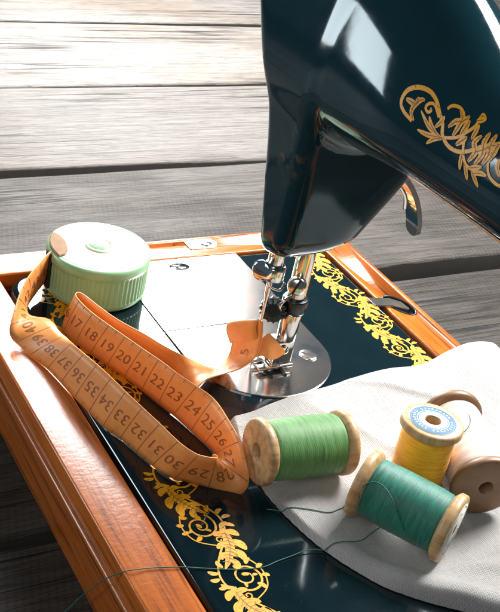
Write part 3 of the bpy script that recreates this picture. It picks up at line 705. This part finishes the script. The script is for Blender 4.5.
s3 = spool((18.80, 10.38, 3.62), (18.9, 10.35, .42), 1.20, .98, .36, TH_YEL, 'upright wooden spool of yellow thread with blue printed paper label on top', 'ring', BLUE, hole=.3)
s4 = spool((20.95, 11.95, 1.72), (16.75, 13.35, 1.80), 1.32, 1.12, .36, TH_WHITE, 'wooden spool of undyed white thread lying behind the yellow spool', hole=.27, wood=SPOOLD)
# upright spool's brown lettering-free side is left plain; loose ends of thread
def loose(name, pts, parent, r=.022):
    inv = Matrix.Translation(-Vector(parent.location)/S); R = parent.rotation_euler.to_matrix().inverted()
    V, F = tube(pts, r, 6, 3)
    me_v = [R @ (Vector(v)-Vector(parent.location)/S) for v in V]
    return mesh(name, [v+base_loc(parent)/S for v in me_v], F, STRAND, parent)
def on_cyl(px, py, A, B, r):
    A, B = Vector(A), Vector(B); ax = (B-A).normalized()
    f = 1142.0; d = (CF*f+CR*(px-250+21.6)-CU*(py-306)).normalized(); o = CAM-A
    dp = d-ax*d.dot(ax); op = o-ax*o.dot(ax); a = dp.dot(dp); b = dp.dot(op); c = op.dot(op)-r*r; D = max(0, b*b-a*c)
    return CAM+d*((-b-math.sqrt(D))/a)
def lift(P, dz=.03):
    P = [tuple(q) for q in catmull(P, 6)]
    return [(x, y, max(z, cloth_z(x, y)+dz) if z > 0 else z) for x, y, z in P]
loose('loose_strand', [on_cyl(*q, (22.48, 9.22, 1.70), (19.27, 7.26, 1.78), 1.18) for q in [(358.5, 499), (361, 490), (366, 484), (374, 482), (382, 485), (389, 493), (394, 503), (399, 517), (404, 530)]], s2)
loose('loose_strand', lift([(20.6, 7.6, .6), (20.75, 7.0, .5), (20.85, 6.3, .1), (20.68, 5.55, .1), (20.4, 4.75, .1), (20.45, 3.9, .06), (20.5, 3.4, .05), (20.59, 2.68, .04), (20.39, 1.71, .04), (20.03, .72, .04), (19.75, 0, .05), (19.53, -.76, .05), (19.42, -1.27, .05), (19.33, -1.9, .04), (18.9, -2.15, -.5), (18.5, -2.3, -1.1), (18.0, -2.37, -1.9), (17.4, -2.42, -2.9), (16.9, -2.9, -4.2), (16.7, -3.6, -4.38), (16.9, -5, -4.38)]), s2, .02)
loose('loose_strand', lift([(18.0, 4.35, .04), (18.25, 4.7, .1), (18.55, 5.1, .1), (18.9, 5.7, .1), (19.2, 6.27, .1), (19.15, 6.75, .1), (19.12, 7.0, .5), (19.2, 7.2, .8), (19.35, 7.4, 1.0)]), s2, .02)
loose('loose_strand', [(17.83, 12.92, 2.86), (18.2, 12.85, 2.95), (18.6, 12.6, 2.96), (18.9, 12.2, 2.9), (18.95, 11.9, 2.75)], s4, .018)

# ------------------------------------------------------------------ tape measure: round green case and the pulled out tape
CC = (1.95, 3.98); CRd = 2.5; KS = .945
tm = empty('tape_measure', (CC[0], CC[1], 0)); tag(tm, 'round green tape measure case with orange tape pulled out over the machine bed', 'tape measure')
def ribs(a, h):
    k = 1.0
    if .45 < h < 1.75: k += .012*math.sin(a*64)
    return k
pr = [(.0005, .07), (2.2, .07), (2.38, .1), (2.46, .2), (2.5, .36), (2.5, .42), (2.49, .46)]+[(2.49, h) for h in np.linspace(.5, 1.7, 10)]+[(2.5, 1.78), (2.54, 1.85), (2.55, 1.95), (2.55, 2.15), (2.52, 2.26), (2.45, 2.31), (2.37, 2.32), (2.33, 2.27)]
case = mesh('case', *lathe(pr, (*CC, 0), n=384, wob=ribs), GREEN_P, tm)
case_parts = [case]
lid = mesh('lid', *lathe([(2.36, 2.20), (2.36, 2.29), (2.28, 2.325), (1.2, 2.345), (.74, 2.35), (.70, 2.33)], (*CC, 0), n=96), LID_P, tm)
mesh('button_ring', *lathe([(.72, 2.30), (.71, 2.40), (.66, 2.43), (.58, 2.43), (.54, 2.36)], (*CC, 0), n=64), CREAM_P, lid)
btn = mesh('centre_button', *lathe([(.54, 2.30), (.54, 2.40), (.50, 2.44), (.0005, 2.46)], (*CC, 0), n=64), GREEN_P, lid)
gm = []
for cx, cy, L, a in ((-.15, -.12, .3, .9), (-.02, .05, .3, 2.2), (.12, .14, .28, .6), (.0, -.22, .25, 1.6), (.2, -.1, .2, 2.4)):
    d = Vector((math.cos(a), math.sin(a), 0)); nn = Vector((-d.y, d.x, 0))*.035; c = Vector((CC[0]+cx, CC[1]+cy, 2.465)); gm.append(([c-d*L/2-nn, c+d*L/2-nn, c+d*L/2+nn, c-d*L/2+nn], [(0, 1, 2, 3)]))
mesh('button_marks', *merge(*gm), LID_P, btn, smooth=False)
# tape outlet on the left edge of the lid
a0, a1 = math.radians(228), math.radians(286)
ol = [(CC[0]+2.44*math.cos(a), CC[1]+2.44*math.sin(a)) for a in np.linspace(a0, a1, 14)]+[(CC[0]+r*math.cos(a), CC[1]+r*math.sin(a)) for r, a in ((2.1, a1), (1.75, math.radians(276)), (1.62, math.radians(260)), (1.7, math.radians(244)), (2.0, math.radians(232)))]
mesh('outlet_cover', *slab(ol, [(0, 2.25), (0, 2.38), (.05, 2.42)]), BROWNMETAL, tm, smooth=False)
mesh('outlet_slot', *box(CC[0]-.35, CC[0]+.25, CC[1]-2.62, CC[1]-2.35, .4, 2.2, .04), DARK, tm, smooth=False)

for o in list(tm.children)+list(lid.children)+list(btn.children):
    for v in o.data.vertices: v.co.x *= KS; v.co.y *= KS; v.co.z *= .97
ST_T = [(2.05, 1.62, 2.15), (2.17, 1.40, 2.15), (3.2, .35, 2.05), (3.95, -.35, 1.75), (4.75, -.85, 1.15), (5.4, -1.0, .55), (6.33, -.94, .08),
        (7.5, -.5, .05), (8.58, -.3, .05), (9.85, -.1, .05), (11.06, .15, .05), (12.0, .32, .05), (12.75, .66, .05), (13.73, .95, .05), (14.5, 1.18, .05), (15.35, 1.5, .05), (16.05, 2.5, .05),
        (16.6, 3.35, .08), (16.75, 3.85, .45), (16.45, 3.95, 1.1), (15.8, 4.05, 1.55), (15.0, 4.1, 1.72), (13.43, 4.2, 1.75), (12.71, 3.95, 1.8), (11.65, 3.45, 1.85), (10.64, 3.15, 1.86), (9.7, 2.8, 1.85), (8.62, 2.42, 1.85), (7.58, 2.05, 1.85), (6.45, 1.70, 1.85), (5.3, 1.55, 1.85),
        (4.95, 1.70, 1.86), (5.15, 1.93, 1.9), (6.31, 2.22, 1.93), (7.5, 2.64, 1.92), (8.71, 3.32, 1.91), (9.42, 3.65, 1.88), (9.89, 4.09, 1.75), (9.93, 4.75, 1.35), (9.8, 5.42, .85), (9.62, 6.03, .4), (9.38, 6.55, .12), (9.23, 7.0, .05), (9.12, 7.27, .2), (9.12, 7.40, .55), (9.16, 7.39, 1.0), (9.05, 7.42, 1.45), (9.02, 7.4, 1.9), (8.96, 7.34, 2.1), (8.86, 7.22, 2.1), (8.8, 7.13, 1.95), (8.8, 7.14, 1.65), (8.87, 7.26, 1.3), (8.93, 7.4, 1.0)]
ST_B = [(1.8, 1.62, .5), (1.87, 1.5, .5), (2.6, .75, .25), (3.2, .3, .25), (4.0, -.0, .35), (5.2, .05, .75), (7.09, .29, 1.3),
        (8.1, .2, 1.6), (9.07, .35, 1.7), (10.13, .55, 1.79), (11.3, .79, 1.8), (12.25, .95, 1.81), (13.2, 1.15, 1.8), (14.35, 1.40, 1.79), (15.3, 1.62, 1.74), (16.1, 1.95, 1.7), (16.5, 2.55, 1.55),
        (16.3, 3.0, 1.2), (15.75, 3.35, .75), (15.2, 3.6, .4), (14.7, 3.85, .15), (14.19, 3.85, .05), (13.2, 3.65, .05), (12.13, 3.42, .05), (11.24, 3.15, .05), (10.24, 2.85, .05), (9.14, 2.48, .05), (8.07, 2.06, .05), (6.98, 1.66, .05), (5.97, 1.32, .05), (4.95, 1.2, .05),
        (4.6, 1.5, .05), (4.85, 1.85, .05), (6.15, 2.4, .05), (7.27, 2.84, .05), (8.42, 3.56, .05), (9.1, 3.96, .05), (9.65, 4.35, .05), (10.6, 4.4, .2), (11.1, 4.7, .7), (11.17, 5.16, 1.0), (10.91, 5.71, .86), (10.83, 6.42, .89), (10.81, 7.03, 1.03), (10.76, 7.65, 1.47), (10.71, 7.75, 2.03), (10.61, 7.81, 2.47), (10.59, 7.74, 2.91), (10.51, 7.72, 3.1), (10.38, 7.69, 3.1), (10.31, 7.61, 3.0), (10.3, 7.57, 2.75), (10.35, 7.62, 2.43), (10.45, 7.73, 2.11)]
PER = 10
TT = np.array(catmull(ST_T, PER)); BB = np.array(catmull(ST_B, PER))
def smoo(A, k):
    for _ in range(k): A[1:-1] = .25*A[:-2]+.5*A[1:-1]+.25*A[2:]
    return A
TT, BB = smoo(TT, 10), smoo(BB, 10)
mid = (TT+BB)/2; dv = TT-BB; ln = np.linalg.norm(dv, axis=1); dv *= (np.clip(ln, 1.82, 1.95)/ln)[:, None]*.5
kb = np.clip((np.arange(len(TT))-33*PER)/(2.0*PER), 0, 1)[:, None]           # along the back strip the T edge is kept and only the B edge moves
ctr = mid*(1-kb)+(TT-dv)*kb; TT, BB = ctr+dv, ctr-dv; mid = (TT+BB)/2
arc = np.r_[0, np.cumsum(np.linalg.norm(np.diff(mid, axis=0), axis=1))]
NT = len(TT)
tan = np.gradient(mid, axis=0); tan /= np.linalg.norm(tan, axis=1)[:, None]
wd = (TT-BB)/np.linalg.norm(TT-BB, axis=1)[:, None]
nor = np.cross(-tan, wd); nor /= np.linalg.norm(nor, axis=1)[:, None]
TH = .035; NW = 7
V = []; F = []
for side in (1, -1):
    for i in range(NT):
        for j in range(NW):
            t = j/(NW-1); cup = .05*(1-(2*t-1)**2)
            V.append(BB[i]*(1-t)+TT[i]*t+nor[i]*(side*TH/2+cup-.03))
o2 = NT*NW
for i in range(NT-1):
    for j in range(NW-1):
        a, b, c, d = i*NW+j, i*NW+j+1, (i+1)*NW+j+1, (i+1)*NW+j
        F.append((a, b, c, d)); F.append((o2+d, o2+c, o2+b, o2+a))
    for j in (0, NW-1):
        a, d = i*NW+j, (i+1)*NW+j; q = (a, d, o2+d, o2+a); F.append(q if j == 0 else q[::-1])
for j in range(NW-1):
    F.append((j, j+1, o2+j+1, o2+j)); e = (NT-1)*NW; F.append((e+j+1, e+j, o2+e+j, o2+e+j+1))
tape = mesh('tape', V, F, TAPE, tm)
def tp(s, v, lift_=.012):
    """s: arc length, v: 0 at the B edge, 1 at the T edge."""
    f = np.interp(s, arc, np.arange(NT)); i = int(min(f, NT-2)); u = f-i
    L = lambda A: A[i]*(1-u)+A[i+1]*u
    n = L(nor); n = n/np.linalg.norm(n); cup = .05*(1-(2*v-1)**2)
    return Vector(L(BB)*(1-v)+L(TT)*v+n*(TH/2+cup-.03+lift_))
s36 = arc[9*PER]; s20 = arc[27*PER]; pitch = (s20-s36)/16.0
print('tape pitch cm', pitch, 'len', arc[-1])
s5 = arc[int(46.4*PER)]; s17 = s36+19*pitch
def s_of(nv): return s36+(36-nv)*pitch if nv >= 17 else s17+(17-nv)*(s5-s17)/12.5        # position of the line just before number nv
fc = {}
def glyph(ch):
    if ch not in fc:
        cu = bpy.data.curves.new('glyph', 'FONT'); cu.body = ch; cu.size = 1.0; cu.offset = .0; cu.resolution_u = 4
        ob = bpy.data.objects.new('glyph', cu); COL.objects.link(ob); bpy.context.view_layer.update()
        dg = bpy.context.evaluated_depsgraph_get(); me = ob.evaluated_get(dg).to_mesh()
        bm = bmesh.new(); bm.from_mesh(me); bmesh.ops.remove_doubles(bm, verts=bm.verts, dist=1e-4)
        bmesh.ops.subdivide_edges(bm, edges=[e for e in bm.edges if e.calc_length() > .25], cuts=2)
        bmesh.ops.triangulate(bm, faces=bm.faces[:])
        bm.verts.ensure_lookup_table(); fc[ch] = ([v.co.copy() for v in bm.verts], [tuple(v.index for v in f.verts) for f in bm.faces]); bm.free()
        bpy.data.objects.remove(ob)
    return fc[ch]
g = []
SZ = .74
for nv in range(4, 46):
    s0 = s_of(nv); ploc = s_of(nv-1)-s0
    if s0 < .8 or s0-pitch > arc[-1]-.3: continue
    tx = str(nv); wdt = .54*SZ*len(tx)
    for i, ch in enumerate(tx):
        vs, fs = glyph(ch)
        # reading direction runs towards growing numbers (towards the case)
        x0 = -wdt/2+i*.54*SZ
        pts = [tp(min(max(s0-ploc*.5-(x0+v.x*SZ), .02), arc[-1]-.02), (.98+(v.y-.35)*SZ)/1.9) for v in vs]
        g.append((pts, fs))
    # (the tape is printed on both sides; the back shows where it curls up by the needle)
    if nv in (4, 5, 6):
        for i, ch in enumerate(tx):
            vs, fs = glyph(ch)
            g.append(([tp(min(s0-ploc*.5+(v.x-.27)*SZ, arc[-1]-.02), (.98+(v.y-.35)*SZ)/1.9, -TH-.012) for v in vs], fs))
    # division line right across, short half marks at both edges
    for ss, va, vb, hw in ((s0, .03, .97, .012), (s0-.5*ploc, .9, 1., .010)):
        if not (.2 < ss < arc[-1]-.2): continue
        n = 7; P = []
        for k in range(n):
            v = va+(vb-va)*k/(n-1); P += [tp(ss-hw, v, .010), tp(ss+hw, v, .010)]
        g.append((P, [(2*k, 2*k+1, 2*k+3, 2*k+2) for k in range(n-1)]))
mesh('printed_numerals', *merge(*g), INK, tape, smooth=False)
# the tape's tip tucked under the presser foot
tipq = [((9.9, 7.6, 1.5), (10.3, 7.5, 1.1)), ((10.1, 8.15, 1.9), (10.5, 8.05, 1.3)), ((10.2, 8.4, 2.2), (10.65, 8.35, 1.2)), ((10.25, 8.85, 1.8), (10.6, 8.8, 1.1)), ((10.4, 9.3, 1.3), (10.45, 9.3, 1.2))]
A_ = catmull([q[0] for q in tipq], 8); B_ = catmull([q[1] for q in tipq], 8); V = []; F = []
for a, b in zip(A_, B_): V += [tuple(a), tuple(b)]
n = len(A_); V += [(x-.02, y, z-.04) for x, y, z in V]
for i in range(n-1):
    F += [(2*i, 2*i+1, 2*i+3, 2*i+2), (2*n+2*i+2, 2*n+2*i+3, 2*n+2*i+1, 2*n+2*i)]
mesh('tape_tip', V, F, TAPE, tm)
